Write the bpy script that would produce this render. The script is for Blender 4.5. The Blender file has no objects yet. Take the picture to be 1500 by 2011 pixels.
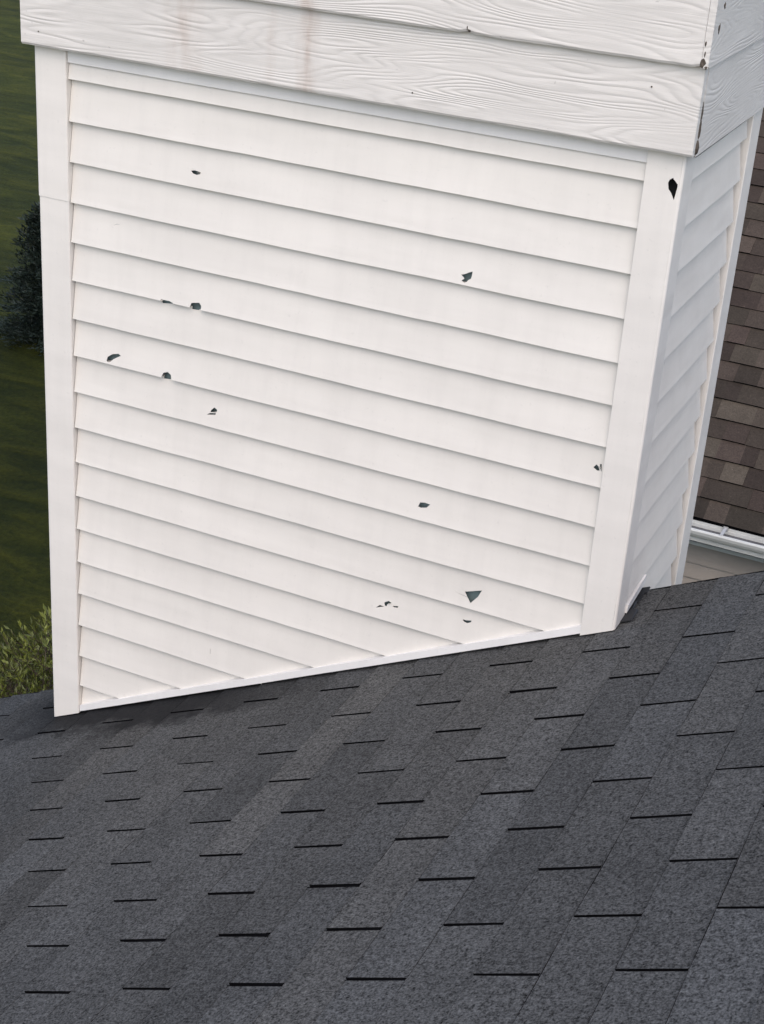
import bpy, bmesh, math, random
from mathutils import Vector, Matrix, noise
from mathutils.geometry import delaunay_2d_cdt
R = math.radians
sc = bpy.context.scene
COL = sc.collection

# ------------------------------------------------------------------ camera
cam_d = bpy.data.cameras.new('camera'); cam = bpy.data.objects.new('camera', cam_d); COL.objects.link(cam)
cam_d.sensor_fit = 'VERTICAL'; cam_d.sensor_height = 24.0; cam_d.lens = 24.0 * 3149.8 / 2011
cam_d.clip_start = 0.05; cam_d.clip_end = 2000
rx = Vector((0.9016, 0.4273, 0.0670)).normalized()
bk = Vector((0.3569, -0.8226, 0.4427)).normalized()
up = bk.cross(rx).normalized(); rx = up.cross(bk).normalized()
m = Matrix((rx, up, bk)).transposed().to_4x4(); m.translation = Vector((1.1376, -3.2476, 0.8278))
cam.matrix_world = m
sc.camera = cam

# ------------------------------------------------------------------ light
SUN_DIR = Vector((0.27, -0.68, 0.92)).normalized()          # towards the sun
el = math.asin(SUN_DIR.z); az = math.atan2(SUN_DIR.x, SUN_DIR.y)
w = bpy.data.worlds.new('World'); sc.world = w; w.use_nodes = True
nt = w.node_tree; nt.nodes.clear()
sky = nt.nodes.new('ShaderNodeTexSky'); sky.sky_type = 'NISHITA'; sky.sun_disc = False
sky.sun_elevation = el; sky.sun_rotation = az; sky.dust_density = 1.6; sky.air_density = 1.0
bg = nt.nodes.new('ShaderNodeBackground'); bg.inputs['Strength'].default_value = 0.15
wo = nt.nodes.new('ShaderNodeOutputWorld')
nt.links.new(sky.outputs[0], bg.inputs[0]); nt.links.new(bg.outputs[0], wo.inputs[0])
sd = bpy.data.lights.new('sun', 'SUN'); sd.energy = 1.15; sd.angle = R(90); sd.color = (1.0, 0.86, 0.72)
so = bpy.data.objects.new('sun', sd); COL.objects.link(so)
so.rotation_euler = SUN_DIR.to_track_quat('Z', 'Y').to_euler()
sc.view_settings.view_transform = 'Standard'; sc.view_settings.look = 'None'
sc.view_settings.exposure = 0.86; sc.view_settings.gamma = 1.0; sc.view_settings.use_curve_mapping = False

# ------------------------------------------------------------------ fitted geometry
TP = 0.4971                      # roof slope (rises towards +x)
RZ = -1.243                      # roof height at x = 0
CS = 1 / math.sqrt(1 + TP * TP); SN = TP * CS
EXP = 0.1249                     # shingle exposure
S0 = -0.4046                     # slope position of course 0
ROWY = [-1.3424, -1.1895, -1.0399, -.8861, -.7363, -.5837, -.4293, -.2715, -.1018, .0754]
E = 0.1016                       # vinyl exposure
XL, XR, YB = -1.264, 0.3475, 0.665   # chase outer faces
G = -5.6                         # ground
RAKE = 0.225
def roofz(x): return RZ + TP * x

# ------------------------------------------------------------------ materials
def mat(name):
    m = bpy.data.materials.new(name); m.use_nodes = True
    n = m.node_tree; b = n.nodes['Principled BSDF']
    return m, n, b
def N(n, typ, **kw):
    o = n.nodes.new(typ)
    for k, v in kw.items():
        if k.startswith('i_'):
            key = k[2:]
            o.inputs[int(key) if key.isdigit() else key.replace('_', ' ')].default_value = v
        else: setattr(o, k, v)
    return o
def L(n, a, b): n.links.new(a, b)
def coords(n, scale=(1, 1, 1)):
    tc = N(n, 'ShaderNodeTexCoord'); mp = N(n, 'ShaderNodeMapping'); mp.inputs['Scale'].default_value = scale
    L(n, tc.outputs['Object'], mp.inputs['Vector']); return mp.outputs[0]
def nz(n, vec, scale, detail=4, rough=.55, dist=0):
    t = N(n, 'ShaderNodeTexNoise'); t.inputs['Scale'].default_value = scale; t.inputs['Detail'].default_value = detail
    t.inputs['Roughness'].default_value = rough; t.inputs['Distortion'].default_value = dist
    L(n, vec, t.inputs['Vector']); return t.outputs['Fac']
def rng(n, v, a, b, c, d, clamp=True):
    r = N(n, 'ShaderNodeMapRange'); r.clamp = clamp
    for i, x in enumerate((a, b, c, d)): r.inputs[i + 1].default_value = x
    L(n, v, r.inputs[0]); return r.outputs[0]
def mth(n, op, a, b=None):
    r = N(n, 'ShaderNodeMath'); r.operation = op
    for i, x in enumerate((a, b)):
        if x is None: continue
        if isinstance(x, (int, float)): r.inputs[i].default_value = x
        else: L(n, x, r.inputs[i])
    return r.outputs[0]
def mix(n, f, a, b, blend='MIX'):
    r = N(n, 'ShaderNodeMix'); r.data_type = 'RGBA'; r.blend_type = blend
    if isinstance(f, (int, float)): r.inputs[0].default_value = f
    else: L(n, f, r.inputs[0])
    for i, x in ((6, a), (7, b)):
        if isinstance(x, tuple): r.inputs[i].default_value = (*x, 1) if len(x) == 3 else x
        else: L(n, x, r.inputs[i])
    return r.outputs[2]
def bump(n, b, h, strength, dist, prev=None):
    r = N(n, 'ShaderNodeBump'); r.inputs['Strength'].default_value = strength; r.inputs['Distance'].default_value = dist
    L(n, h, r.inputs['Height'])
    if prev is not None: L(n, prev, r.inputs['Normal'])
    L(n, r.outputs[0], b.inputs['Normal']); return r.outputs[0]
def scalecol(n, col, f):
    c = N(n, 'ShaderNodeCombineColor'); 
    for i in range(3): L(n, f, c.inputs[i])
    return mix(n, 1.0, col, c.outputs[0], 'MULTIPLY')

def m_vinyl(name, col, rough=.42):
    m, n, b = mat(name)
    v = coords(n); vs = coords(n, (1.2, 1.2, 5)); vd = coords(n, (9, 9, .8)); vg = coords(n, (6, 6, 160))
    f = rng(n, nz(n, vs, 2.5, 5), .3, .7, .955, 1.03)
    f2 = rng(n, nz(n, vd, 2.0, 6, .65), .45, .8, 1.0, .94)
    f3 = rng(n, nz(n, v, 90, 2), .66, .78, 1.0, .93)        # flecks of dirt
    ff = mth(n, 'MULTIPLY', mth(n, 'MULTIPLY', f, f2), f3)
    L(n, scalecol(n, col, ff), b.inputs['Base Color']); b.inputs['Roughness'].default_value = rough
    L(n, rng(n, nz(n, vs, 8, 3), .3, .7, rough - .06, rough + .1), b.inputs['Roughness'])
    p = bump(n, b, nz(n, vg, 1.0, 3), .10, .001)
    bump(n, b, nz(n, vs, 3.0, 2), .25, .006, p)
    return m
M_VINYL = m_vinyl('white_vinyl', (.675, .632, .572))
M_POST = m_vinyl('white_vinyl_trim', (.73, .685, .625), .40)
M_TRIM = m_vinyl('trim_channel', (.76, .73, .695), .40)

def m_board():
    m, n, b = mat('painted_embossed_board')
    tc = N(n, 'ShaderNodeTexCoord'); sp = N(n, 'ShaderNodeSeparateXYZ'); L(n, tc.outputs['Object'], sp.inputs[0])
    u = mth(n, 'ADD', sp.outputs[0], sp.outputs[1])
    cb = N(n, 'ShaderNodeCombineXYZ'); L(n, mth(n, 'MULTIPLY', u, .22), cb.inputs[0]); L(n, sp.outputs[2], cb.inputs[2])
    wv = N(n, 'ShaderNodeTexWave'); wv.wave_type = 'BANDS'; wv.bands_direction = 'Z'; wv.wave_profile = 'SAW'
    for k, x in (('Scale', 34), ('Distortion', 11), ('Detail', 3.0), ('Detail Scale', 1.3), ('Detail Roughness', .6)): wv.inputs[k].default_value = x
    L(n, cb.outputs[0], wv.inputs['Vector'])
    cb2 = N(n, 'ShaderNodeCombineXYZ'); L(n, mth(n, 'MULTIPLY', u, 7), cb2.inputs[0]); L(n, mth(n, 'MULTIPLY', sp.outputs[2], 210), cb2.inputs[2])
    fine = nz(n, cb2.outputs[0], 1.0, 5, .6, 1.0)
    amp = rng(n, nz(n, coords(n, (3, 3, 9)), 1.5, 3), .38, .62, .15, 1.0)
    cb3 = N(n, 'ShaderNodeCombineXYZ'); L(n, mth(n, 'MULTIPLY', u, 1.4), cb3.inputs[0]); L(n, mth(n, 'MULTIPLY', sp.outputs[2], 11), cb3.inputs[2])
    low = mth(n, 'ADD', nz(n, cb3.outputs[0], 1.0, 1.6, .45), mth(n, 'MULTIPLY', sp.outputs[2], .55))
    ring = mth(n, 'POWER', mth(n, 'ADD', mth(n, 'MULTIPLY', mth(n, 'SINE', mth(n, 'MULTIPLY', low, 185.0)), .5), .5), .6)
    h = mth(n, 'ADD', mth(n, 'MULTIPLY', ring, amp), mth(n, 'MULTIPLY', fine, .6))
    # brown run stains at two places along the board
    def drip(c, wd, z0):
        d = mth(n, 'ABSOLUTE', mth(n, 'SUBTRACT', mth(n, 'ADD', sp.outputs[0], mth(n, 'MULTIPLY', nz(n, coords(n, (4, 4, 14)), 1, 3), .02)), c))
        return rng(n, d, 0, wd, 1, 0)
    st = mth(n, 'ADD', mth(n, 'MULTIPLY', drip(-.505, .034, 0), .95), mth(n, 'MULTIPLY', drip(-.825, .060, 0), .6))
    st = mth(n, 'ADD', st, mth(n, 'MULTIPLY', drip(-.60, .018, 0), .3))
    st = mth(n, 'MULTIPLY', st, rng(n, nz(n, coords(n, (30, 30, 9)), 1.2, 4), .3, .62, .12, .85))
    st = mth(n, 'MULTIPLY', st, rng(n, sp.outputs[1], -.03, -.02, 1, 0))
    f = mth(n, 'MULTIPLY', rng(n, nz(n, coords(n, (2, 2, 6)), 1.6, 5), .3, .7, .93, 1.05), rng(n, h, .2, 1.3, .93, 1.02))
    spk = rng(n, nz(n, coords(n), 70, 2), .74, .80, 1.0, .75)
    col = scalecol(n, (.655, .617, .568), mth(n, 'MULTIPLY', f, spk))
    col = mix(n, mth(n, 'MULTIPLY', st, .8), col, (.40, .30, .24))
    L(n, col, b.inputs['Base Color']); b.inputs['Roughness'].default_value = .55
    bump(n, b, h, .50, .0019)
    return m
M_BOARD = m_board()

def plain(name, col, rough=.6, var=.12, sc_=6, metal=0):
    m, n, b = mat(name)
    f = rng(n, nz(n, coords(n), sc_, 5), .3, .7, 1 - var, 1 + var)
    L(n, scalecol(n, col, f), b.inputs['Base Color']); b.inputs['Roughness'].default_value = rough; b.inputs['Metallic'].default_value = metal
    bump(n, b, nz(n, coords(n), sc_ * 8, 3), .15, .002)
    return m
M_WRAP = plain('grey_green_sheathing', (.16, .215, .215), .8)
M_DARK = plain('dark_flashing_and_shade', (.012, .012, .013), .9)  # flashing, and shade painted into a gap and the hollow post
M_FLASH = plain('dark_step_flashing', (.018, .0185, .020), .7, .2, 20)
M_ROT = plain('exposed_board_core', (.07, .055, .042), .9, .5, 60)
M_GUTTER = plain('white_gutter_metal', (.62, .62, .58), .4, .08)
M_GUTDARK = plain('gutter_inside', (.09, .09, .095), .7, .2)
M_TAN = plain('tan_siding', (.40, .345, .29), .6, .08)
M_BARK = plain('bark', (.07, .05, .035), .9, .3, 30)
M_CAP = plain('painted_metal_cap', (.45, .45, .44), .45)

def m_shingle(name, base, tonevar, gran, stain=False, gscale=430, blot=.14):
    m, n, b = mat(name)
    v = coords(n)
    at = N(n, 'ShaderNodeAttribute'); at.attribute_name = 'tone'
    sp = N(n, 'ShaderNodeSeparateColor'); L(n, at.outputs['Color'], sp.inputs[0])
    tone = rng(n, sp.outputs[0], 0, 1, 1 - tonevar, 1 + tonevar)
    g1 = nz(n, v, gscale, 2, .7); g2 = nz(n, v, gscale * .42, 3, .7)
    gs = mth(n, 'ADD', mth(n, 'MULTIPLY', g1, .6), mth(n, 'MULTIPLY', g2, .4))
    gr = rng(n, gs, .36, .66, 1 - gran, 1 + gran * 1.25, False)
    bl = rng(n, nz(n, v, 4.5, 5, .6), .3, .7, 1 - blot, 1 + blot)
    spark = rng(n, nz(n, v, gscale * .7, 1, .5), .70, .78, 1.0, 1.55)
    f = mth(n, 'MULTIPLY', mth(n, 'MULTIPLY', tone, gr), mth(n, 'MULTIPLY', bl, spark))
    warm = mix(n, sp.outputs[1], base[0], base[1])
    col = scalecol(n, warm, f)
    rough = .85
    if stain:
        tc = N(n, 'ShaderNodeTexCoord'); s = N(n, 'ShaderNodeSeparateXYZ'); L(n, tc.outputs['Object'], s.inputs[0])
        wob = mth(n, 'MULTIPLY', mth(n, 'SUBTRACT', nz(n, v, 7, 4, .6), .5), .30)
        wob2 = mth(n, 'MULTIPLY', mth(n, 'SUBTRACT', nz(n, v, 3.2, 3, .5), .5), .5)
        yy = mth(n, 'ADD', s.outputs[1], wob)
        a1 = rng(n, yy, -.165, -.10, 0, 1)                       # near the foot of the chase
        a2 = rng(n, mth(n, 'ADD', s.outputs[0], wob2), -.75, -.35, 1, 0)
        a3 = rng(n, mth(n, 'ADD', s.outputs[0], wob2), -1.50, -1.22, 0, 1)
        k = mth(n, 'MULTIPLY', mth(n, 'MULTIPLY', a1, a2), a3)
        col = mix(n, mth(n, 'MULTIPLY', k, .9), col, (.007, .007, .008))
    L(n, col, b.inputs['Base Color']); b.inputs['Roughness'].default_value = rough
    b.inputs['Specular IOR Level'].default_value = .18
    bump(n, b, gs, .7, .0016)
    return m
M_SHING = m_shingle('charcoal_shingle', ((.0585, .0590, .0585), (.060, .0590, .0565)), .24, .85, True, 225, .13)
M_UNDER = plain('dark_underlay_and_shade', (.0035, .0035, .004), .95)  # near-black; also paints in the shade of slots and course lines
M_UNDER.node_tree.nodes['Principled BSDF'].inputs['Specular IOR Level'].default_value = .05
M_BROWN = m_shingle('brown_shingle', ((.045, .033, .027), (.056, .046, .035)), .38, .25, False, 120, .16)
M_TANROOF = m_shingle('tan_shingle', ((.20, .175, .14), (.22, .19, .15)), .2, .25, False, 160, .1)

def m_grass():
    m, n, b = mat('lawn_grass')
    v = coords(n); vs = coords(n, (.6, 1.6, 1))
    a = nz(n, vs, .35, 5, .6, 1.2); c = nz(n, vs, 1.5, 6, .65, .8); d = nz(n, v, 22, 6, .75)
    f = mth(n, 'MULTIPLY', mth(n, 'MULTIPLY', rng(n, a, .3, .7, .72, 1.28), rng(n, c, .3, .7, .72, 1.28)), rng(n, d, .3, .7, .55, 1.4))
    col = mix(n, rng(n, c, .35, .65, 0, 1), (.029, .038, .0045), (.052, .054, .006))
    L(n, scalecol(n, col, f), b.inputs['Base Color']); b.inputs['Roughness'].default_value = .9
    b.inputs['Specular IOR Level'].default_value = .15
    p = bump(n, b, d, .9, .03); bump(n, b, c, .6, .15, p)
    return m
M_GRASS = m_grass()
def m_leaf(name, c1, c2, rough=.55, tr=.25):
    m, n, b = mat(name)
    at = N(n, 'ShaderNodeAttribute'); at.attribute_name = 'tone'
    sp = N(n, 'ShaderNodeSeparateColor'); L(n, at.outputs['Color'], sp.inputs[0])
    col = mix(n, sp.outputs[0], c1, c2)
    f = rng(n, nz(n, coords(n), 30, 3), .3, .7, .8, 1.2)
    L(n, scalecol(n, col, f), b.inputs['Base Color']); b.inputs['Roughness'].default_value = rough
    b.inputs['Subsurface Weight'].default_value = 0
    b.inputs['Transmission Weight'].default_value = 0
    return m
M_SPRUCE = m_leaf('spruce_needles', (.010, .018, .013), (.050, .075, .058))
M_SHRUB = m_leaf('shrub_leaves', (.015, .026, .004), (.19, .21, .035))
M_TREE = m_leaf('tree_leaves', (.03, .06, .012), (.07, .11, .025))

# ------------------------------------------------------------------ object helpers
def tag(o, label=None, cat=None, group=None, kind=None):
    if label: o['label'] = label
    if cat: o['category'] = cat
    if group: o['group'] = group
    if kind: o['kind'] = kind
    return o
def empty(name, loc, label, cat, group=None):
    o = bpy.data.objects.new(name, None); COL.objects.link(o); o.location = loc; o.empty_display_size = .2
    return tag(o, label, cat, group)
def origin_of(o):
    v = Vector((0, 0, 0))
    while o is not None: v += Vector(o.location); o = o.parent
    return v
def mesh(name, verts, faces, mt, parent=None, smooth=False, tones=None, label=None, mi=None):
    me = bpy.data.meshes.new(name); me.from_pydata([tuple(v) for v in verts], [], faces); me.update()
    mts = mt if isinstance(mt, (list, tuple)) else [mt]
    for x in mts: me.materials.append(x)
    if mi: me.polygons.foreach_set('material_index', mi)
    if smooth: me.polygons.foreach_set('use_smooth', [True] * len(me.polygons))
    if tones is not None:
        ca = me.color_attributes.new('tone', 'FLOAT_COLOR', 'CORNER'); buf = []
        for p in me.polygons:
            t = tones[p.index]
            for _ in range(p.loop_total): buf += [t[0], t[1], t[2], 1.0]
        ca.data.foreach_set('color', buf)
    o = bpy.data.objects.new(name, me); COL.objects.link(o)
    if parent: o.parent = parent; o.location = -origin_of(parent)
    if label: o['label'] = label
    return o
class MB:
    def __init__(s): s.v = []; s.f = []; s.t = []
    def quad(s, a, b, c, d, t=(.5, 0, 0)):
        i = len(s.v); s.v += [a, b, c, d]; s.f.append((i, i + 1, i + 2, i + 3)); s.t.append(t)
    def tri(s, a, b, c, t=(.5, 0, 0)):
        i = len(s.v); s.v += [a, b, c]; s.f.append((i, i + 1, i + 2)); s.t.append(t)
    def hexa(s, p, t=(.5, 0, 0)):       # p: 4 bottom, 4 top
        i = len(s.v); s.v += p
        for q in ((0, 3, 2, 1), (4, 5, 6, 7), (0, 1, 5, 4), (1, 2, 6, 5), (2, 3, 7, 6), (3, 0, 4, 7)):
            s.f.append(tuple(i + k for k in q)); s.t.append(t)
    def box(s, x0, x1, y0, y1, z0, z1, t=(.5, 0, 0)):
        s.hexa([(x0, y0, z0), (x1, y0, z0), (x1, y1, z0), (x0, y1, z0), (x0, y0, z1), (x1, y0, z1), (x1, y1, z1), (x0, y1, z1)], t)
    def tube(s, pts, rads, n=7, t=(.5, 0, 0)):
        rings = []
        for k, p in enumerate(pts):
            p = Vector(p); q = Vector(pts[min(k + 1, len(pts) - 1)]); r = Vector(pts[max(k - 1, 0)])
            d = (q - r).normalized(); a = d.orthogonal().normalized(); b = d.cross(a)
            i = len(s.v)
            for j in range(n):
                th = 2 * math.pi * j / n; s.v.append(tuple(p + (a * math.cos(th) + b * math.sin(th)) * rads[k]))
            rings.append(i)
        for a0, b0 in zip(rings, rings[1:]):
            for j in range(n): s.f.append((a0 + j, a0 + (j + 1) % n, b0 + (j + 1) % n, b0 + j)); s.t.append(t)
    def build(s, name, mt, parent=None, smooth=False, label=None, bevel=0):
        o = mesh(name, s.v, s.f, mt, parent, smooth, s.t, label, [1 if t[2] > .5 else 0 for t in s.t] if isinstance(mt, (list, tuple)) else None)
        if bevel:
            b = o.modifiers.new('bevel', 'BEVEL'); b.width = bevel; b.segments = 2; b.limit_method = 'ANGLE'; b.angle_limit = R(40)
        return o
def inside(p, poly):
    c = False; n = len(poly)
    for i in range(n):
        (x1, y1), (x2, y2) = poly[i], poly[i - 1]
        if (y1 > p[1]) != (y2 > p[1]) and p[0] < (x2 - x1) * (p[1] - y1) / (y2 - y1) + x1: c = not c
    return c
def pn(x, y=0, z=0): return noise.noise(Vector((x, y, z)))
def sheet(u0, u1, z0, z1, du, tlev, holes=(), cuts=()):
    """triangulated rectangle in (u, z) with polygon holes; cuts = list of (segment, keep(u, z))"""
    V = []; Ed = []
    nu = max(1, round((u1 - u0) / du))
    us = [u0 + (u1 - u0) * i / nu for i in range(nu + 1)]
    zs = [z0 + (z1 - z0) * t for t in tlev]
    idx = {}
    for j, z in enumerate(zs):
        for i, u in enumerate(us):
            if any(inside((u, z), h) for h in holes) and 0 < i < nu and 0 < j < len(zs) - 1: continue
            idx[i, j] = len(V); V.append(Vector((u, z)))
    for j in range(len(zs)):
        for i in range(nu):
            if j in (0, len(zs) - 1) and (i, j) in idx and (i + 1, j) in idx: Ed.append((idx[i, j], idx[i + 1, j]))
    for h in holes:
        b = len(V); V += [Vector(p) for p in h]; Ed += [(b + i, b + (i + 1) % len(h)) for i in range(len(h))]
    for (a, c), _ in cuts:
        if a[0] != c[0]:
            f = lambda u: a[1] + (c[1] - a[1]) * (u - a[0]) / (c[0] - a[0])
            lo, hi = max(u0, min(a[0], c[0])), min(u1, max(a[0], c[0])); sl = f(hi) - f(lo)
            if abs(sl) > 1e-9:
                iv = lambda z: lo + (hi - lo) * (z - f(lo)) / sl
                ua, ub = sorted((iv(z0), iv(z1))); lo, hi = max(lo, ua), min(hi, ub)
            elif not (z0 < f(lo) < z1): continue
            if hi - lo < 1e-6: continue
            a, c = (lo, f(lo)), (hi, f(hi))
        else:
            lo, hi = max(z0, min(a[1], c[1])), min(z1, max(a[1], c[1]))
            if hi - lo < 1e-6: continue
            a, c = (a[0], lo), (c[0], hi)
        b = len(V); V += [Vector(a), Vector(c)]; Ed.append((b, b + 1))
    ov, oe, of, *_ = delaunay_2d_cdt(V, Ed, [], 0, 1e-6)
    F = []
    e = 1e-6
    for f in of:
        cx = sum(ov[i].x for i in f) / len(f); cz = sum(ov[i].y for i in f) / len(f)
        if not (u0 - e < cx < u1 + e and z0 - e < cz < z1 + e): continue
        if any(inside((cx, cz), h) for h in holes): continue
        if any(not keep(cx, cz) for _, keep in cuts): continue
        F.append(tuple(f))
    return ov, F

# ================================================================== GROUND
def ground():
    V = []; F = []; n = 60
    xs = [-260 + 520 * i / n for i in range(n + 1)]
    for j in range(n + 1):
        for i in range(n + 1):
            x = xs[i]; y = -200 + 520 * j / n
            d = math.hypot(x, y - 5)
            V.append((x, y, G + (pn(x * .03, y * .03) * 1.2 * min(1, max(0, (d - 45) / 60)))))
    for j in range(n):
        for i in range(n):
            a = j * (n + 1) + i; F.append((a, a + 1, a + n + 2, a + n + 1))
    o = mesh('lawn', V, F, M_GRASS, None, True); tag(o, 'dark green mown lawn far below the roof', 'lawn', None, 'structure')
ground()

# ================================================================== HOUSE WITH CHARCOAL ROOF
def P(s, y, h=0):               # point on the roof slope: s along slope, h above
    return (s * CS - h * SN, y, RZ + s * SN + h * CS)
def rowy(j):
    if j < 0: return ROWY[0] + .1531 * j
    if j > 9: return ROWY[9] + .160 * (j - 9)
    return ROWY[j]
house = empty('house', (0, -3.5, G), 'house under the dark charcoal three-tab shingle roof in the foreground', 'house')
C0, C1 = -24, 26
def tab_roof():
    rnd = random.Random(5); mb = MB()
    und = lambda s, y: .003 * pn(s * 1.3, y * 1.3, 4) + .0012 * pn(s * 5, y * 5, 9)
    for c in range(C0, C1):
        s0 = S0 + c * EXP; s1 = s0 + EXP
        js = [j for j in range(-62, 11) if (c + j) % 2 == 0]
        ys = [rowy(j) + rnd.uniform(-.0035, .0035) for j in js] + [RAKE + .2]
        shj = rnd.randint(0, 2); stone = rnd.random(); swarm = rnd.random()
        cj = rnd.uniform(-.0015, .0015)
        for k in range(len(ys) - 1):
            if (k + shj) % 3 == 0: stone = rnd.random(); swarm = rnd.random()
            t = (min(1, max(0, .55 * stone + .45 * rnd.random())), swarm, 0)
            g = .0037 + rnd.uniform(-.0009, .0012)
            y0, y1 = ys[k] + g, ys[k + 1] - g
            if y0 > RAKE - .01: continue
            y1 = min(y1, RAKE + rnd.uniform(-.003, .003))
            a0 = s0 + cj + rnd.uniform(-.001, .001); a1 = s1 + .02
            n = 6; lift0 = .0070 + rnd.uniform(-.0004, .0012); lift1 = .0018; sk = rnd.uniform(-.0012, .0012)
            for q in range(n):
                ya = y0 + (y1 - y0) * q / n; yb = y0 + (y1 - y0) * (q + 1) / n
                la, lb = lift0 + und(s0, ya), lift0 + und(s0, yb)
                ta, tb = lift1 + und(a1, ya), lift1 + und(a1, yb)
                sa = a0 + sk * (q / n); sb = a0 + sk * ((q + 1) / n)
                wa = max(0.0002, .0013 + .0022 * pn(s0 * 9, ya * 6, 2)); wb = max(.0002, .0013 + .0022 * pn(s0 * 9, yb * 6, 2))
                mb.quad(P(sa + wa, ya, la), P(a1, ya, ta), P(a1, yb, tb), P(sb + wb, yb, lb), t)
                mb.quad(P(sa, ya, la - .0012), P(sa + wa, ya, la), P(sb + wb, yb, lb), P(sb, yb, lb - .0012), (0, 0, 1))  # dark edge strip: bare asphalt, darkened to draw the shade line between courses
                mb.quad(P(sa, ya, la), P(sb, yb, lb), P(sb, yb, -.003), P(sa, ya, -.003), t)
            # thickness seen inside the slots
            mb.quad(P(a0, y0, lift0), P(a1, y0, lift1), P(a1, y0, -.006), P(a0, y0, -.006), (0, 0, 1))
            mb.quad(P(a0, y1, lift0), P(a1, y1, lift1), P(a1, y1, -.006), P(a0, y1, -.006), (0, 0, 1))
            # bare asphalt and painted-in shade at the bottom of each slot
            mb.quad(P(a0 - .002, y1 - .001, .0012), P(s1 - .001, y1 - .001, .0012), P(s1 - .001, y1 + .013, .0012), P(a0 - .002, y1 + .013, .0012), (0, 0, 1))
    return mb
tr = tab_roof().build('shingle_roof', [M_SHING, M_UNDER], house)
SE0, SE1 = S0 + C0 * EXP, S0 + C1 * EXP
mb = MB(); mb.hexa([P(SE0 + .01, -9.5, -.03), P(SE1, -9.5, -.03), P(SE1, RAKE - .004, -.03), P(SE0 + .01, RAKE - .004, -.03),
                    P(SE0 + .01, -9.5, -.004), P(SE1, -9.5, -.004), P(SE1, RAKE - .004, -.004), P(SE0 + .01, RAKE - .004, -.004)])
mb.build('roof_deck', M_UNDER, house)
XE, ZE = P(SE0, 0)[0], P(SE0, 0)[2]; XRG, ZRG = P(SE1, 0)[0], P(SE1, 0)[2]
XE2 = 2 * XRG - XE
mb = MB(); mb.hexa([(XRG + .005, -9.5, ZRG - .03), (XE2, -9.5, ZE - .03), (XE2, RAKE, ZE - .03), (XRG + .005, RAKE, ZRG - .03),
                    (XRG + .005, -9.5, ZRG), (XE2, -9.5, ZE), (XE2, RAKE, ZE), (XRG + .005, RAKE, ZRG)])
mb.build('far_slope', M_SHING, house)
mb = MB(); rnd = random.Random(2)
y = -9.5
while y < RAKE - .1:
    mb.hexa([P(SE1 - .13, y, .004), (XRG + .002, y, ZRG + .004), (XRG + .002, y + .3, ZRG + .004), P(SE1 - .13, min(y + .3, RAKE), .004),
             P(SE1 - .13, y, .012), (XRG + .002, y, ZRG + .012), (XRG + .002, y + .3, ZRG + .018), P(SE1 - .13, min(y + .3, RAKE), .018)], (rnd.random(), 0, 0))
    y += .145
mb.build('ridge_cap', M_SHING, house)
# gable walls, rake boards, eave gutter
mb = MB()
def prism(y0, y1):
    zt = lambda x: RZ + TP * x - .05
    a = [(XE + .35, y0, G), (XE2 - .35, y0, G), (XE2 - .35, y0, zt(XE + .35)), (XRG, y0, zt(XRG)), (XE + .35, y0, zt(XE + .35))]
    b = [(p[0], y1, p[2]) for p in a]; i = len(mb.v); mb.v += a + b
    mb.f.append((i, i + 1, i + 2, i + 3, i + 4)); mb.f.append((i + 9, i + 8, i + 7, i + 6, i + 5)); mb.t += [(.5, 0, 0)] * 2
    for k in range(5): mb.f.append((i + k, i + (k + 1) % 5, i + 5 + (k + 1) % 5, i + 5 + k)); mb.t.append((.5, 0, 0))
prism(-9.2, RAKE - .14)
mb.build('wall', M_VINYL, house)
mb = MB()
mb.hexa([P(SE0, RAKE - .03, -.16), P(SE1, RAKE - .03, -.16), P(SE1, RAKE - .008, -.16), P(SE0, RAKE - .008, -.16),
         P(SE0, RAKE - .03, -.032), P(SE1, RAKE - .03, -.032), P(SE1, RAKE - .008, -.032), P(SE0, RAKE - .008, -.032)])
mb.build('rake_board', M_POST, house)

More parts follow.
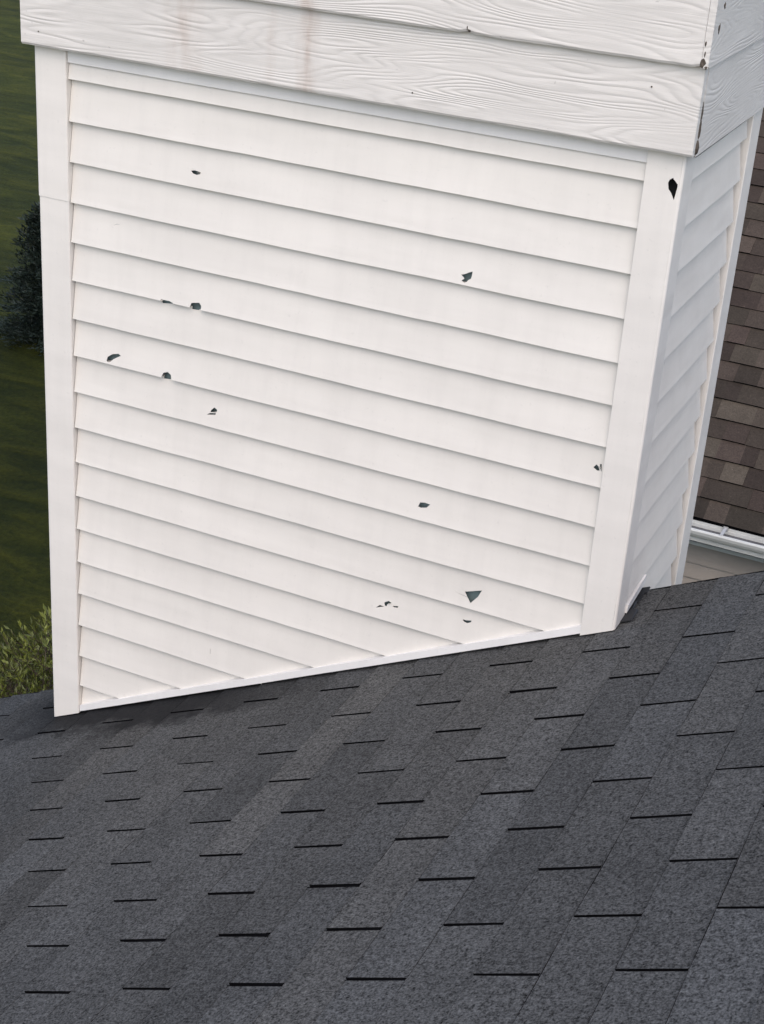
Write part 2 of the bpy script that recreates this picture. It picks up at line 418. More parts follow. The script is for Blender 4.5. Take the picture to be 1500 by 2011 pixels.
# ================================================================== CHIMNEY CHASE
chase = empty('chimney_chase', ((XL + XR) / 2, YB / 2, roofz(XL)),
              'white vinyl-sided chimney chase with hail holes, capped by embossed boards, rising from the dark roof', 'chimney chase')
HOLES = [
     [(-0.8345, -0.1667), (-0.8242, -0.1642), (-0.8078, -0.1663), (-0.8091, -0.1706), (-0.8194, -0.1739), (-0.8288, -0.1723)],
     [(-0.9201, -0.5117), (-0.9117, -0.5039), (-0.8993, -0.504), (-0.8894, -0.5038), (-0.878, -0.5066), (-0.8819, -0.5128), (-0.9165, -0.5178)],
     [(-0.8304, -0.5087), (-0.8258, -0.4958), (-0.804, -0.4909), (-0.7975, -0.4974), (-0.7972, -0.5128), (-0.8181, -0.515), (-0.8313, -0.5155)],
     [(-1.0773, -0.7033), (-1.0746, -0.6933), (-1.0615, -0.6834), (-1.0433, -0.6784), (-1.0356, -0.6822), (-1.0564, -0.6953), (-1.0669, -0.7056), (-1.0747, -0.706)],
     [(-0.9102, -0.7104), (-0.9052, -0.6982), (-0.8926, -0.6935), (-0.8825, -0.6995), (-0.8799, -0.7118), (-0.895, -0.7176), (-0.9112, -0.719)],
     [(-0.7662, -0.7696), (-0.7575, -0.7605), (-0.749, -0.7645), (-0.7488, -0.7696), (-0.7671, -0.7750)],
     [(-0.7774, -0.7835), (-0.7685, -0.7776), (-0.7512, -0.7739), (-0.7526, -0.7784)],
     [(-0.1224, -0.2827), (-0.1157, -0.2808), (-0.111, -0.2786), (-0.1039, -0.2743), (-0.0962, -0.2709), (-0.0969, -0.283), (-0.0982, -0.288), (-0.1035, -0.2915), (-0.1067, -0.2963), (-0.1115, -0.2991), (-0.1166, -0.2977), (-0.1194, -0.2947), (-0.1135, -0.2911), (-0.115, -0.2884), (-0.119, -0.2856)],
     [(-0.1795, -0.8816), (-0.1754, -0.8703), (-0.1632, -0.868), (-0.1492, -0.8693), (-0.1573, -0.8791), (-0.1719, -0.883)],
     [(0.2413, -0.6685), (0.2478, -0.6602), (0.2527, -0.6637), (0.2574, -0.6723), (0.2519, -0.6742)],
     [(0.2551, -0.6579), (0.2594, -0.6568), (0.2624, -0.6757), (0.2587, -0.6687)],
     [(-0.037, -1.0776), (0.0061, -1.0626), (-0.0019, -1.0817), (-0.0182, -1.1025), (-0.0284, -1.0897)],
     [(-0.2493, -1.1729), (-0.2384, -1.1657), (-0.2292, -1.1689), (-0.2403, -1.175), (-0.2424, -1.1816), (-0.2472, -1.1804)],
     [(-0.2704, -1.1929), (-0.2606, -1.1828), (-0.2474, -1.1837), (-0.2602, -1.1882)],
     [(-0.2271, -1.1759), (-0.2103, -1.1718), (-0.2115, -1.1765), (-0.2218, -1.178)],
     [(-0.0368, -1.1576), (-0.0268, -1.1572), (-0.0131, -1.154), (-0.0141, -1.1591), (-0.0236, -1.1642), (-0.0323, -1.1626)],
     [(0.2651, -0.7945), (0.2686, -0.7935), (0.2697, -0.7981), (0.2662, -0.799)],
]
# long cracks running from the big tear
CRACKS = [[(-.0320, -1.0770), (-.0860, -1.0640), (-.0370, -1.0755)], [(-.0300, -1.0905), (-.0700, -1.0830), (-.0300, -1.0893)],
          [(-1.062, -.345), (-1.050, -.3385), (-1.036, -.3378), (-1.050, -.3395)], [(-.7535, -1.472), (-.7528, -1.487), (-.7515, -1.487), (-.7528, -1.472)]]
HOLES += CRACKS
DEP = .0115
def siding(name, u0, u1, k0, k1, place, holes=(), cuts=(), du=.02, seed=0, ztop=None, wob=1.0, DEP=.0165):
    """courses k0..k1: butt of course k at z=-k*E; place(u, z, depth) -> world"""
    V = []; F = []
    tl = (0, .12, .35, .65, .9, 1)
    for k in range(k0, k1 + 1):
        zb = -k * E; zt = zb + E
        if ztop is not None and zt > ztop: zt = ztop
        if zt - zb < .005: continue
        hs = [h for h in holes if min(p[1] for p in h) < zt and max(p[1] for p in h) > zb]
        ov, of = sheet(u0, u1, zb, zt, du, tl, hs, [c for c in cuts])
        base = len(V)
        def prof(u, z):
            t = (z - zb) / E
            d = DEP * (max(0, t) ** .92)
            wz = .0017 * wob * (pn(u * 3.1, k * 7.3 + seed) + .45 * pn(u * 11, k * 3.7 + seed + 50)) * (1 - min(1, t * 1.3))
            d += wob * (.0013 * pn(u * 2.3, k * 5.1 + seed + 9) * (1 - t) + .0006 * pn(u * 6, z * 9, seed))
            return place(u, z + wz, d)
        for p in ov: V.append(prof(p.x, p.y))
        F += [tuple(base + i for i in f) for f in of]
        # return under the butt
        n = max(1, round((u1 - u0) / du))
        for i in range(n):
            ua, ub = u0 + (u1 - u0) * i / n, u0 + (u1 - u0) * (i + 1) / n
            uc = (ua + ub) / 2
            if any(inside((uc, zb + .0003), h) for h in hs): continue
            if any(not keep(uc, zb) for _, keep in cuts): continue
            a, b = prof(ua, zb), prof(ub, zb)
            c0 = place(ub, zb + .0022, DEP + .004); d0 = place(ua, zb + .0022, DEP + .004)
            j = len(V); V += [a, b, c0, d0]; F.append((j, j + 1, j + 2, j + 3))
    o = mesh(name, V, F, M_VINYL, chase, False)
    s = o.modifiers.new('thick', 'SOLIDIFY'); s.thickness = .0012; s.offset = 0
    return o
TOPZ = .040
cutf = (((XL - .1, roofz(XL - .1) + .014), (XR + .1, roofz(XR + .1) + .014)), lambda u, z: z > roofz(u) + .014)
siding('siding', -1.1785, .274, 0, 19, lambda u, z, d: (u, d, z), HOLES, [cutf], .018, 1, TOPZ)
zr = roofz(XR) + .035
cuts_r = [(((RAKE + .004, -9.0), (RAKE + .004, zr)), lambda u, z: True), (((-.1, zr), (RAKE + .004, zr)), lambda u, z: u > RAKE + .004 or z > zr)]
siding('siding', .066, .566, 0, 55, lambda u, z, d: (XR + .0005 - d, u, z), (), cuts_r, .04, 22, TOPZ, 1.0, .0165)
zl = roofz(XL) + .035
cuts_l = [(((RAKE + .004, -9.0), (RAKE + .004, zl)), lambda u, z: True), (((-.1, zl), (RAKE + .004, zl)), lambda u, z: u > RAKE + .004 or z > zl)]
siding('siding', .066, .575, 0, 55, lambda u, z, d: (XL + .004 + d, u, z), (), cuts_l, .1, 33, TOPZ)
siding('siding', -1.185, .274, 0, 55, lambda u, z, d: (u, YB - .004 - d, z), (), [], .1, 44, TOPZ)

# loose vinyl shards at the broken holes
def shard(pts):
    mb = MB()
    V0 = [Vector(p) for p in pts]; i = len(mb.v)
    for v in V0: mb.v.append(tuple(v))
    for v in V0: mb.v.append((v.x, v.y + .0012, v.z))
    n = len(V0); mb.f.append(tuple(i + k for k in range(n))); mb.f.append(tuple(i + n + k for k in reversed(range(n)))); mb.t += [(.5, 0, 0)] * 2
    for k in range(n): mb.f.append((i + k, i + (k + 1) % n, i + n + (k + 1) % n, i + n + k)); mb.t.append((.5, 0, 0))
    mb.build('broken_flap', M_VINYL, chase)
shard([(.2545, .003, -.6600), (.2600, .001, -.6625), (.2580, .010, -.6735)])
shard([(-.8215, .008, -.1700), (-.8085, .003, -.1667), (-.8095, .007, -.1705)])
shard([(-.765, .006, -.7745), (-.750, .004, -.7700), (-.7515, .006, -.7730), (-.766, .008, -.7770)])
shard([(-.236, .003, -1.1690), (-.2300, .001, -1.1692), (-.2380, .008, -1.1745)])
shard([(-1.068, .006, -.7052), (-1.050, .001, -.7075), (-1.056, .002, -.7098)])

# sheathing behind the vinyl
mb = MB(); mb.box(XL + .03, XR - .03, .025, YB - .03, G + .02, .30); core = mb.build('sheathing', M_WRAP, chase)

# corner posts ----------------------------------------------------------
def poly_prism(mb, prof, zbf, zt):
    n = len(prof); i = len(mb.v)
    mb.v += [(x, y, zbf(x, y)) for x, y in prof] + [(x, y, zt) for x, y in prof]
    for k in range(n): mb.f.append((i + k, i + (k + 1) % n, i + n + (k + 1) % n, i + n + k)); mb.t.append((.5, 0, 0))
    mb.f.append(tuple(i + n + k for k in range(n))); mb.t.append((.5, 0, 0))
def post_prof(cx, cy, sx, sy, wd=.078, lip=.016, r=.006, off=0):
    """L profile; corner at (cx, cy), legs run towards sx, sy (inwards)"""
    c = lambda a, b: (cx + sx * a, cy + sy * b)
    p = [c(wd, lip), c(wd, -off + .002), c(wd - .002, -off)]
    for k in range(6):
        a = math.pi / 2 * k / 5
        p.append(c(-off + r - r * math.sin(a), -off + r - r * math.cos(a)))
    p += [c(-off, wd - .002), c(-off + .002, wd), c(lip, wd), c(lip, lip)]
    return p
PF = -.006
POSTHOLE = [(0.3198, 0.0066), (0.3223, 0.0136), (0.3270, .0172), (0.3296, 0.0189), (.3303, .0160), (0.3331, 0.0142), (0.3405, 0.0065), (.3409, 0), (0.3399, -0.0058), (0.3372, -0.0276), (0.3291, -0.0131), (0.3226, -0.0063)]
BZ = .086
def zfoot(x, y): return roofz(x) + .010 if y < RAKE else G
# right front post: flat face with the hole, rounded corner and side leg
mb = MB()
zc = lambda z: z > 0
ov, of = sheet(.269, XR - .004, roofz(.30) - .04, BZ, .02, [i / 30 for i in range(31)], [POSTHOLE],
               [(((.2, roofz(.2) + .010), (.4, roofz(.4) + .010)), lambda u, z: z > roofz(u) + .010)])
i = len(mb.v)
for p in ov: mb.v.append((p.x, PF + .0007 * pn(p.x * 4, p.y * 5, 3), p.y))
for f in of: mb.f.append(tuple(i + k for k in f)); mb.t.append((.5, 0, 0))
prof = [(XR - .004, PF)] + [(XR - .004 + .006 * math.sin(a), PF + .006 - .006 * math.cos(a)) for a in [math.pi / 2 * k / 5 for k in range(1, 6)]] + [(XR + .002, .070), (XR, .072), (XR - .014, .072)]
i = len(mb.v); NZ = 24
def zz(x, q): b = roofz(x) + .010; return b + (BZ - b) * q / NZ
for q in range(NZ + 1):
    for x, y in prof: mb.v.append((x + (.0006 * pn(q * .5, y * 3) if q % NZ else 0), y, zz(x, q)))
n = len(prof)
for q in range(NZ):
    for k in range(n - 1):
        a = i + q * n + k; mb.f.append((a, a + 1, a + n + 1, a + n)); mb.t.append((.5, 0, 0))
mb.quad((.269, PF, roofz(.269) + .010), (.269, .014, roofz(.269) + .010), (.269, .014, BZ), (.269, PF, BZ))
po = mb.build('corner_post', M_POST, chase)
s = po.modifiers.new('thick', 'SOLIDIFY'); s.thickness = .0012; s.offset = 0
mb = MB(); mb.box(.285, XR - .016, .020, .060, -1.0, .06); mb.build('cavity_shade', M_DARK, po)  # near-black box behind the hole, standing in for shade inside the post
# left front post in two overlapping lengths
mb = MB()
poly_prism(mb, post_prof(XL, 0, 1, 1, .084, .016, .006, .006), lambda x, y: roofz(x) + .010, -.3005)
poly_prism(mb, post_prof(XL, 0, 1, 1, .0845, .016, .006, .0075), lambda x, y: -.3010, BZ)
mb.build('corner_post', M_POST, chase)
# back posts
mb = MB(); poly_prism(mb, post_prof(XR, YB, -1, -1, .088, .022, .006, .006), lambda x, y: G, BZ); mb.build('corner_post', M_POST, chase)
mb = MB(); poly_prism(mb, post_prof(XL, YB, 1, -1, .09, .016, .006, .006), lambda x, y: G, BZ); mb.build('corner_post', M_POST, chase)

# top channel under the boards, base channel along the roof --------------
mb = MB()
mb.box(-1.1785, .2685, -.0015, .012, .0385, .0705); mb.box(-1.1785, .2685, .003, .012, .0705, .1)
mb.build('top_channel', M_TRIM, chase, bevel=.001)
mb = MB()
def rstrip(x0, x1, y0, y1, h0, h1):
    n = 24
    for q in range(n):
        a = x0 + (x1 - x0) * q / n; b = x0 + (x1 - x0) * (q + 1) / n
        wa = .0012 * pn(a * 4, 2); wb = .0012 * pn(b * 4, 2)
        mb.hexa([(a, y0 + wa, roofz(a) + h0 + wa), (b, y0 + wb, roofz(b) + h0 + wb), (b, y1, roofz(b) + h0), (a, y1, roofz(a) + h0),
                 (a, y0 + wa, roofz(a) + h1 + wa), (b, y0 + wb, roofz(b) + h1 + wb), (b, y1, roofz(b) + h1), (a, y1, roofz(a) + h1)])
rstrip(-1.1775, .2685, -.0050, .014, .0150, .0355)
mb.build('base_channel', M_TRIM, chase)
mb = MB()     # loose, slightly crooked channel piece on the uphill side
mb.hexa([(XR - .006, .070, zr - .016), (XR + .007, .070, zr - .014), (XR + .005, .225, zr - .004), (XR - .006, .225, zr - .004),
         (XR - .006, .070, zr + .006), (XR + .009, .070, zr + .010), (XR + .005, .225, zr + .018), (XR - .006, .225, zr + .018)])
mb.build('base_channel', M_TRIM, chase)
# flashing: dark upstand under the vinyl and a strip lying on the shingles; near-black strip also paints gap shade
mb = MB()
mb.box(XL + .012, XR - .012, .010, .02, roofz(XL) - .6, roofz(XL) - .55)
mb.hexa([(XL + .01, .012, roofz(XL) - .02), (XR - .01, .012, roofz(XR) - .02), (XR - .01, .028, roofz(XR) - .02), (XL + .01, .028, roofz(XL) - .02),
         (XL + .01, .012, roofz(XL) + .03), (XR - .01, .012, roofz(XR) + .03), (XR - .01, .028, roofz(XR) + .03), (XL + .01, .028, roofz(XL) + .03)])
mb.box(XR - .028, XR - .014, .03, RAKE, zr - .07, zr + .02)
mb.box(-1.1845, -1.168, .0205, .0245, -2.0, .06)  # near-black strip painting the shadow in the channel beside the left post
mb.build('flashing_and_gap_shade', M_DARK, chase)
mb = MB(); rnd = random.Random(8); y = .035
while y < RAKE - .005:
    y2 = min(y + .06, RAKE + .004); z0 = roofz(XR - .02) + .012 + rnd.uniform(0, .003); wdt = .020 + rnd.uniform(-.010, .010)
    xa, xb = XR - .02, XR + wdt
    mb.hexa([(xa, y, roofz(xa) + .010), (xb, y, roofz(xb) + .010), (xb, y2, roofz(xb) + .010), (xa, y2, roofz(xa) + .010),
             (xa, y, roofz(xa) + .0125), (xb, y, roofz(xb) + .0118), (xb + rnd.uniform(-.008, .004), y2, roofz(xb) + .0125), (xa, y2, roofz(xa) + .0145)])
    y = y2 - .006 if y2 < RAKE else 9
mb.build('step_flashing', M_FLASH, chase)

# boards around the top --------------------------------------------------
def board_front(name, x0, x1, yf, yb, z0, z1, seed, chips=(), mt=M_BOARD):
    mb = MB(); n = 90; nzv = 10
    def ch(x):
        c = 0
        for cx, wd, hh in chips: c = max(c, hh * max(0, 1 - abs(x - cx) / wd))
        return c
    idx = {}
    for q in range(n + 1):
        x = x0 + (x1 - x0) * q / n
        zb = z0 + .0010 * pn(x * 9, seed) + .0006 * pn(x * 40, seed + 3) + ch(x)
        for r in range(nzv + 1):
            t = r / nzv
            yy = yf + .0012 * pn(x * 1.5, seed + 20) + (.0035 * max(0, 1 - t * 14) ** 2)
            idx[q, r] = len(mb.v); mb.v.append((x, yy, zb + (z1 - zb) * (t ** 1.6)))
        idx[q, 'b'] = len(mb.v); mb.v.append((x, yb, zb)); idx[q, 't'] = len(mb.v); mb.v.append((x, yb, z1))
    col = ['b'] + list(range(nzv + 1)) + ['t']
    for q in range(n):
        for a, b in zip(col, col[1:]):
            mb.f.append((idx[q, a], idx[q + 1, a], idx[q + 1, b], idx[q, b])); mb.t.append((.5, 0, 0))
    for q in (0, n): mb.f.append(tuple(idx[q, a] for a in col)); mb.t.append((.5, 0, 0))
    return mb.build(name, mt, chase)
Z1, Z2, Z3 = .0725, .2520, .4350
board_front('fascia_board', -1.287, .3685, -.0355, -.0100, Z1, Z2 + .03, 1, [(-.62, .01, .002)])
board_front('fascia_board', -1.302, .3615, -.0520, -.0365, Z2, Z3 + .03, 5, [(-.134, .010, .007), (.30, .008, .002), (.3615, .008, .004)])
board_front('fascia_board', -1.317, .3775, -.0700, -.0530, Z3, Z3 + .17, 9)
def board_side(x_out, x_in, y0, y1, z0, z1, seed):
    mb = MB(); n = 30
    for q in range(n):
        a = y0 + (y1 - y0) * q / n; b = y0 + (y1 - y0) * (q + 1) / n
        za = z0 + .001 * pn(a * 9, seed); zb = z0 + .001 * pn(b * 9, seed)
        mb.quad((x_out, a, za), (x_out, b, zb), (x_out, b, z1), (x_out, a, z1))
        mb.quad((x_in, a, za), (x_in, b, zb), (x_out, b, zb), (x_out, a, za))
        mb.quad((x_in, a, z1), (x_in, b, z1), (x_out, b, z1), (x_out, a, z1))
        mb.quad((x_in, a, za), (x_in, b, zb), (x_in, b, z1), (x_in, a, z1))
    for yq in (y0, y1): mb.quad((x_in, yq, z0), (x_out, yq, z0), (x_out, yq, z1), (x_in, yq, z1))
    mb.build('fascia_board', M_BOARD, chase)
board_side(.3695, .3500, -.0082, YB + .04, Z1 - .003, Z2 + .03, 11)
board_side(.3765, .3622, -.0515, YB + .055, Z2 + .001, Z3 + .03, 12)
board_side(.3925, .3782, -.0695, YB + .07, Z3 + .001, Z3 + .17, 13)
for k, (xo, xi, za, zb) in enumerate(((-1.287, -1.268, Z1, Z2 + .03), (-1.302, -1.288, Z2, Z3 + .03), (-1.317, -1.303, Z3, Z3 + .17))):
    board_side(xo, xi, -.0095 if k == 0 else -.035 - .0165 * (k - 1), YB + .04 + .015 * k, za - .001, zb - .002, 14 + k)
for k, (za, zb) in enumerate(((Z1, Z2 + .03), (Z2, Z3 + .03), (Z3, Z3 + .17))):
    mb = MB(); yb = YB + .020 + .016 * k; mb.box(-1.266 - .015 * k, .356 + .015 * k, yb, yb + .015, za + .002, zb - .001); mb.build('fascia_board', M_BOARD, chase)
# dark rotten gap and chips where the boards meet at the corner
rnd = random.Random(4)
def blob(cx, cy, cz, sx, sy, sz, seed):
    mb = MB(); i = len(mb.v); n = 9
    for r in range(5):
        for q in range(n):
            ph = math.pi * (r + .5) / 5; th = 2 * math.pi * q / n; k = 1 + .6 * pn(math.cos(th) * 2 + seed, ph * 2, seed)
            mb.v.append((cx + sx * k * math.sin(ph) * math.cos(th), cy + sy * k * math.sin(ph) * math.sin(th), cz + sz * k * math.cos(ph)))
    for r in range(4):
        for q in range(n): mb.f.append((i + r * n + q, i + r * n + (q + 1) % n, i + (r + 1) * n + (q + 1) % n, i + (r + 1) * n + q)); mb.t.append((.5, 0, 0))
    mb.build('rotten_edge', M_ROT, chase)
for (x, y, z, a, b, c) in ((.3676, -.0105, .088, .0062, .011, .017), (.3684, -.0100, .124, .0036, .005, .020), (.3686, -.0100, .160, .0022, .004, .020),
                           (.3650, -.0505, .2630, .0060, .003, .0100), (.3725, -.0495, .2550, .0050, .003, .0035), (.3650, -.0505, .300, .0022, .0025, .0060), (.3665, -.0505, .280, .0018, .0022, .0070),
                           (.3720, -.0490, .299, .002, .002, .003), (-.134, -.0505, .2590, .004, .002, .0032), (-.1385, -.0520, .2640, .0012, .0012, .0045),
                           (.386, -.0478, .330, .0018, .0018, .009), (.390, -.0478, .375, .0018, .0018, .006)):
    blob(x, y, z, a, b, c, x * 50 + z * 9)
for (x, z, r) in ((-.258, .1097, .0018), (.265, .200, .0018), (-1.235, .108, .0015)):
    mb = MB(); mb.tube([(x, -.0372, z), (x, -.0345, z)], [r, r], 8); i = len(mb.v) - 16; mb.f.append(tuple(i + k for k in range(8))); mb.t.append((.5, 0, 0)); mb.build('nail_head', M_ROT, chase)
mb = MB(); mb.box(-1.34, .435, -.09, YB + .09, Z3 + .171, Z3 + .19); mb.box(-1.34, -1.33, -.09, YB + .09, Z3 + .12, Z3 + .1705)
mb.box(-1.33, .425, -.09, -.08, Z3 + .12, Z3 + .1705); mb.box(.425, .435, -.09, YB + .09, Z3 + .12, Z3 + .1705)
cap = mb.build('cap', M_CAP, chase)
mb = MB(); mb.tube([(-.45, .33, Z3 + .19), (-.45, .33, Z3 + .5)], [.12, .12], 20); mb.tube([(-.45, .33, Z3 + .52), (-.45, .33, Z3 + .56)], [.19, .02], 20); mb.build('flue', M_CAP, cap)

# ================================================================== NEIGHBOURING HOUSE WITH BROWN ROOF
PH = R(36); EB = .143; NY, NZ0 = 5.45, -3.335
nb = empty('brown_roof_house', (2, 9, G), 'tan-sided house with brown shingle roof and white gutter, right behind the chase', 'house')
def Q(k, x, h=0): return (x, NY + k * EB * math.cos(PH) - h * math.sin(PH), NZ0 + k * EB * math.sin(PH) + h * math.cos(PH))
KR = 34
def brown_roof():
    mb = MB(); rnd = random.Random(21)
    for k in range(KR):
        x = -4.0 - rnd.random() * .3
        while x < 7:
            wdt = rnd.choice((.09, .12, .14, .17, .21)) * rnd.uniform(.9, 1.1)
            t = (min(1, max(0, rnd.gauss(.45, .28))), rnd.random(), 0)
            l0 = .009 + (.006 if rnd.random() < .5 else 0); x2 = x + wdt; n = 2
            for q in range(n):
                xa = x + wdt * q / n; xb = x + wdt * (q + 1) / n
                da = .035 * pn(xa * 2.2, k * 3.1); db = .035 * pn(xb * 2.2, k * 3.1)
                mb.quad(Q(k + da, xa, l0), Q(k + db, xb, l0), Q(k + 1.1, xb, .001), Q(k + 1.1, xa, .001), t)
                mb.quad(Q(k + da, xa, l0), Q(k + db, xb, l0), Q(k + db + .01, xb, -.004), Q(k + da + .01, xa, -.004), (.0, 0, 1))
            x = x2
    return mb
brown_roof().build('shingle_roof', [M_BROWN, M_UNDER], nb)
def slab(p, q, r, s_, th=.02, mt=M_UNDER, name='roof_deck', par=nb):
    mb = MB(); mb.hexa([(a[0], a[1], a[2] - th) for a in (p, q, r, s_)] + [tuple(a) for a in (p, q, r, s_)]); return mb.build(name, mt, par)
slab(Q(0, -4.3, -.004), Q(0, 7.2, -.004), Q(KR, 7.2, -.004), Q(KR, -4.3, -.004))
yr, zrg = Q(KR, 0)[1:]
slab((-4.3, yr + .002, zrg), (7.2, yr + .002, zrg), (7.2, 2 * yr - NY, NZ0), (-4.3, 2 * yr - NY, NZ0), .02, M_BROWN, 'far_slope')
mb = MB(); x = -4.3; rnd = random.Random(3)
while x < 7.1:
    mb.hexa([(x, yr - .12, zrg - .085), (x + .3, yr - .12, zrg - .080), (x + .3, yr + .12, zrg - .080), (x, yr + .12, zrg - .085),
             (x, yr, zrg + .02), (x + .3, yr, zrg + .028), (x + .3, yr + .01, zrg + .028), (x, yr + .01, zrg + .02)], (rnd.random(), 0, 0)); x += .143
mb.build('ridge_cap', M_BROWN, nb)
# wall with 4-inch laps
mb = MB(); yw = 5.60; z = NZ0 - .06; 
while z > G:
    zb = max(z - .1016, G); mb.quad((-4.0, yw - .016, zb), (7, yw - .016, zb), (7, yw, z), (-4.0, yw, z)); mb.quad((-4.0, yw - .016, zb), (7, yw - .016, zb), (7, yw + .004, zb + .002), (-4.0, yw + .004, zb + .002)); z = zb
mb.box(-3.99, 6.99, yw + .01, 2 * yr - yw, G, NZ0 - .05)
mb.build('wall', M_TAN, nb)
for xg in (-3.98, 6.98):
    mb = MB(); mb.tri((xg, yw + .01, NZ0 - .05), (xg, 2 * yr - yw, NZ0 - .05), (xg, yr, zrg - .08)); mb.build('gable_wall', M_TAN, nb)
mb = MB(); mb.box(-4.2, 7.1, 5.475, 5.597, NZ0 - .19, NZ0 - .055); mb.box(-4.2, 7.1, 5.452, 5.474, NZ0 - .16, NZ0 - .012); mb.build('fascia', M_GUTTER, nb, bevel=.003)
mb = MB()      # K-style gutter swept along x
gp = [(5.449, -.030), (5.449, -.115), (5.385, -.118), (5.352, -.100), (5.348, -.072), (5.332, -.060), (5.322, -.040), (5.318, -.020), (5.322, -.012), (5.336, -.012), (5.336, -.018), (5.326, -.024),
      (5.332, -.050), (5.350, -.066), (5.356, -.098), (5.386, -.112), (5.444, -.110), (5.444, -.030)]
gx = [-4.25 + 11.4 * q / 20 for q in range(21)]; i = len(mb.v); n = len(gp)
for x in gx: mb.v += [(x, y, NZ0 + z + .002 * pn(x * 2)) for y, z in gp]
for q in range(20):
    for k in range(n): a = i + q * n; mb.f.append((a + k, a + (k + 1) % n, a + n + (k + 1) % n, a + n + k)); mb.t.append((.5, 0, 0))
gut = mb.build('gutter', M_GUTTER, nb)
mb = MB(); mb.box(-4.24, 7.14, 5.357, 5.443, NZ0 - .108, NZ0 - .050); mb.build('trough_fill', M_GUTDARK, gut)  # dark block filling the bottom of the gutter trough
for x in [-3.8 + .61 * q for q in range(18)]:
    x += .09; mb = MB(); mb.box(x + .25, x + .268, 5.330, 5.449, NZ0 - .016, NZ0 - .010); mb.box(x + .245, x + .273, 5.440, 5.4485, NZ0 - .03, NZ0 - .004)
    mb.build('gutter_hanger', M_CAP, gut)

# ================================================================== PLANTS
def leafquad(mb, c, d, L_, W_, rnd, t):
    d = d.normalized(); a = d.orthogonal().normalized(); a.rotate(Matrix.Rotation(rnd.uniform(0, 6.28), 3, d)) if False else None
    side = d.cross(Vector((rnd.uniform(-1, 1), rnd.uniform(-1, 1), rnd.uniform(-1, 1)))).normalized()
    nrm = d.cross(side) * (L_ * .12)
    mb.quad(tuple(c), tuple(c + d * L_ * .5 + side * W_ * .5 + nrm), tuple(c + d * L_), tuple(c + d * L_ * .5 - side * W_ * .5 + nrm), t)
def spruce():
    rnd = random.Random(12)
    bx, by = -9.08, 10.62; H = 1.52
    root = empty('spruce_tree', (bx, by, G), 'small dark blue-green spruce standing on the lawn left of the chase', 'tree')
    mb = MB(); mb.tube([(bx, by, G - .05), (bx, by, G + .7), (bx, by, G + H)], [.05, .03, .004], 8); mb.build('trunk', M_BARK, root)
    mb = MB()
    for lev in range(22):
        f = lev / 21; z = G + .03 + f * (H - .10); rad = .60 * (1 - f) ** .62 + .035
        nb_ = int(13 - 7 * f)
        for q in range(nb_):
            th = 2 * math.pi * (q + rnd.random() * .7) / nb_ + lev; r = rad * rnd.uniform(.68, 1.10)
            d = Vector((math.cos(th), math.sin(th), rnd.uniform(-.05, .28) + f * .6))
            base = Vector((bx, by, z)); ns = int(10 + 26 * r)
            shade = rnd.random()
            for s_ in range(ns):
                u = (s_ + rnd.random()) / ns; p = base + d * r * u + Vector((0, 0, -.07 * u * u * r * 3))
                sprw = .11 * (1 - u * .55)
                for _ in range(4):
                    off = Vector((rnd.uniform(-1, 1), rnd.uniform(-1, 1), rnd.uniform(-.3, .3))) * sprw
                    dd = (d * .8 + Vector((rnd.uniform(-1, 1), rnd.uniform(-1, 1), rnd.uniform(-.2, .6))))
                    leafquad(mb, p + off, dd, rnd.uniform(.045, .085), rnd.uniform(.012, .022), rnd, (min(1, max(0, .5 * shade + .35 * rnd.random() + (.25 if u > .85 else 0))), 0, 0))
    for _ in range(30): leafquad(mb, Vector((bx, by, G + H - .08 + rnd.random() * .06)), Vector((rnd.uniform(-.4, .4), rnd.uniform(-.4, .4), 1)), .08, .015, rnd, (.8, 0, 0))
    mb.build('crown', M_SPRUCE, root)
spruce()
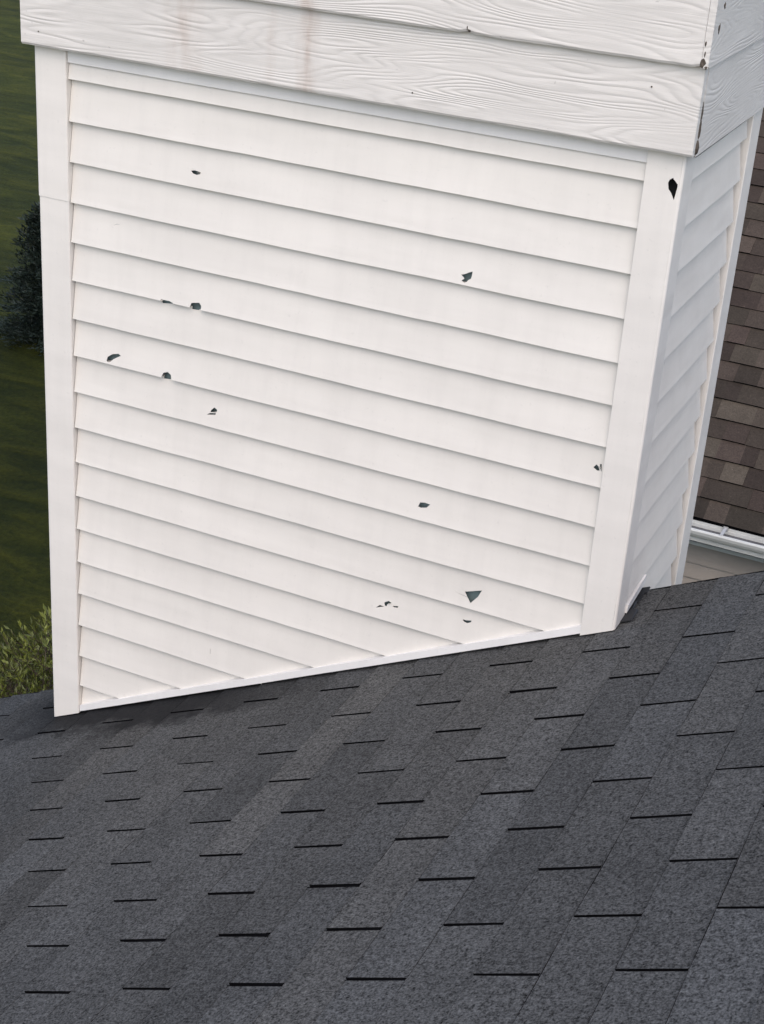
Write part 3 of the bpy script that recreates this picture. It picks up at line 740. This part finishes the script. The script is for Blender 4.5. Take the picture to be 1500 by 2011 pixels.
def shrub():
    rnd = random.Random(31); bx, by = -2.35, 1.75
    root = empty('shrub', (bx, by, G), 'yellow-green leafy shrub growing up beside the left end of the roof', 'shrub')
    st = MB(); lf = MB()
    clumps = []
    for q in range(15):
        th = rnd.uniform(0, 6.28); r = rnd.uniform(.1, .75)
        tip = Vector((bx + math.cos(th) * r, by + math.sin(th) * r * .8, -3.2 - .55 * (r / .75) ** 2 + rnd.uniform(-.15, .15)))
        mid = Vector((bx + math.cos(th) * r * .4, by + math.sin(th) * r * .4, G + 1.5))
        st.tube([(bx + .1 * math.cos(th), by + .1 * math.sin(th), G - .05), tuple(mid), tuple(tip)], [.022, .014, .004], 6)
    # leafy sprays filling a domed crown that is taller towards the chase
    def top(x, y):
        dx, dy = (x - bx) / 1.15, (y - by) / .95; d = dx * dx + dy * dy
        if d > 1: return None
        return -3.33 + .55 * math.sqrt(1 - d) + .62 * (x - bx) - .10 * (y - by) + .16 * pn(x * 3, y * 3, 3) + .07 * pn(x * 9, y * 9, 7)
    n = 0
    while n < 3600:
        x = bx + rnd.uniform(-1.15, 1.15); y = by + rnd.uniform(-.95, .95); t = top(x, y)
        if t is None: continue
        dep = abs(rnd.gauss(0, .16)) if rnd.random() < .75 else rnd.uniform(0, 1.3)
        n += 1
        c = Vector((x, y, t - dep)); d = Vector((rnd.uniform(-.8, .8) + (x - bx) * .6, rnd.uniform(-.8, .8) + (y - by) * .6, rnd.uniform(.3, 1.2))).normalized()
        ln = rnd.uniform(.07, .16); shade = rnd.random()
        st.tube([tuple(c - d * .05), tuple(c + d * ln)], [.0025, .001], 3)
        for s_ in range(7):
            u = s_ / 6; p = c + d * ln * u
            dd = d * .9 + Vector((rnd.uniform(-1, 1), rnd.uniform(-1, 1), rnd.uniform(-.3, .7))) * (1 - .6 * u)
            leafquad(lf, p, dd, rnd.uniform(.022, .046), rnd.uniform(.009, .015), rnd, (min(1, max(0, .5 * shade + .45 * rnd.random() + (.2 if u > .8 else 0))), 0, 0))
    st.build('branches', M_BARK, root); lf.build('foliage', M_SHRUB, root)
shrub()
def big_tree(bx, by, H, Rc, seed, label):
    rnd = random.Random(seed)
    root = empty('added_shade_tree', (bx, by, G), label, 'tree', 'unseen trees added to shade the lawn')
    tb = MB(); tb.tube([(bx, by, G - .1), (bx + .1, by, G + H * .35), (bx, by + .1, G + H * .9)], [.26, .18, .04], 9)
    lf = MB()
    for q in range(85):
        u = rnd.random(); th = rnd.uniform(0, 6.28); z = G + H * (.25 + .72 * u); rr = Rc * math.sqrt(max(.05, 1 - ((u - .4) / .62) ** 2)) * rnd.uniform(.4, 1)
        c = Vector((bx + rr * math.cos(th), by + rr * math.sin(th), z))
        tb.tube([(bx, by, z - .6), tuple(c)], [.05, .015], 5)
        sh = rnd.random()
        for _ in range(260):
            o = Vector((max(-.7, min(.7, rnd.gauss(0, .5))), max(-.7, min(.7, rnd.gauss(0, .5))), rnd.gauss(0, .36)))
            leafquad(lf, c + o, Vector((rnd.uniform(-1, 1), rnd.uniform(-1, 1), rnd.uniform(-.6, .8))), .26, .17, rnd, (min(1, .6 * sh + .4 * rnd.random()), 0, 0))
    tb.build('trunk', M_BARK, root); lf.build('crown', M_TREE, root)
SHADE_TREES = [(-8.2, 3.1, 9.0, 2.4, 1, 'tall leafy tree beside the lawn, nearest the roof edge'),
         (-10.0, 5.1, 9.5, 2.4, 2, 'tall leafy tree beside the lawn, middle of the row of three'),
         (-12.2, 6.9, 8.5, 2.2, 3, 'tall leafy tree beside the lawn, farthest from the roof')]
for a in SHADE_TREES: big_tree(*a)  # unseen trees, added out of view to block light from the lawn
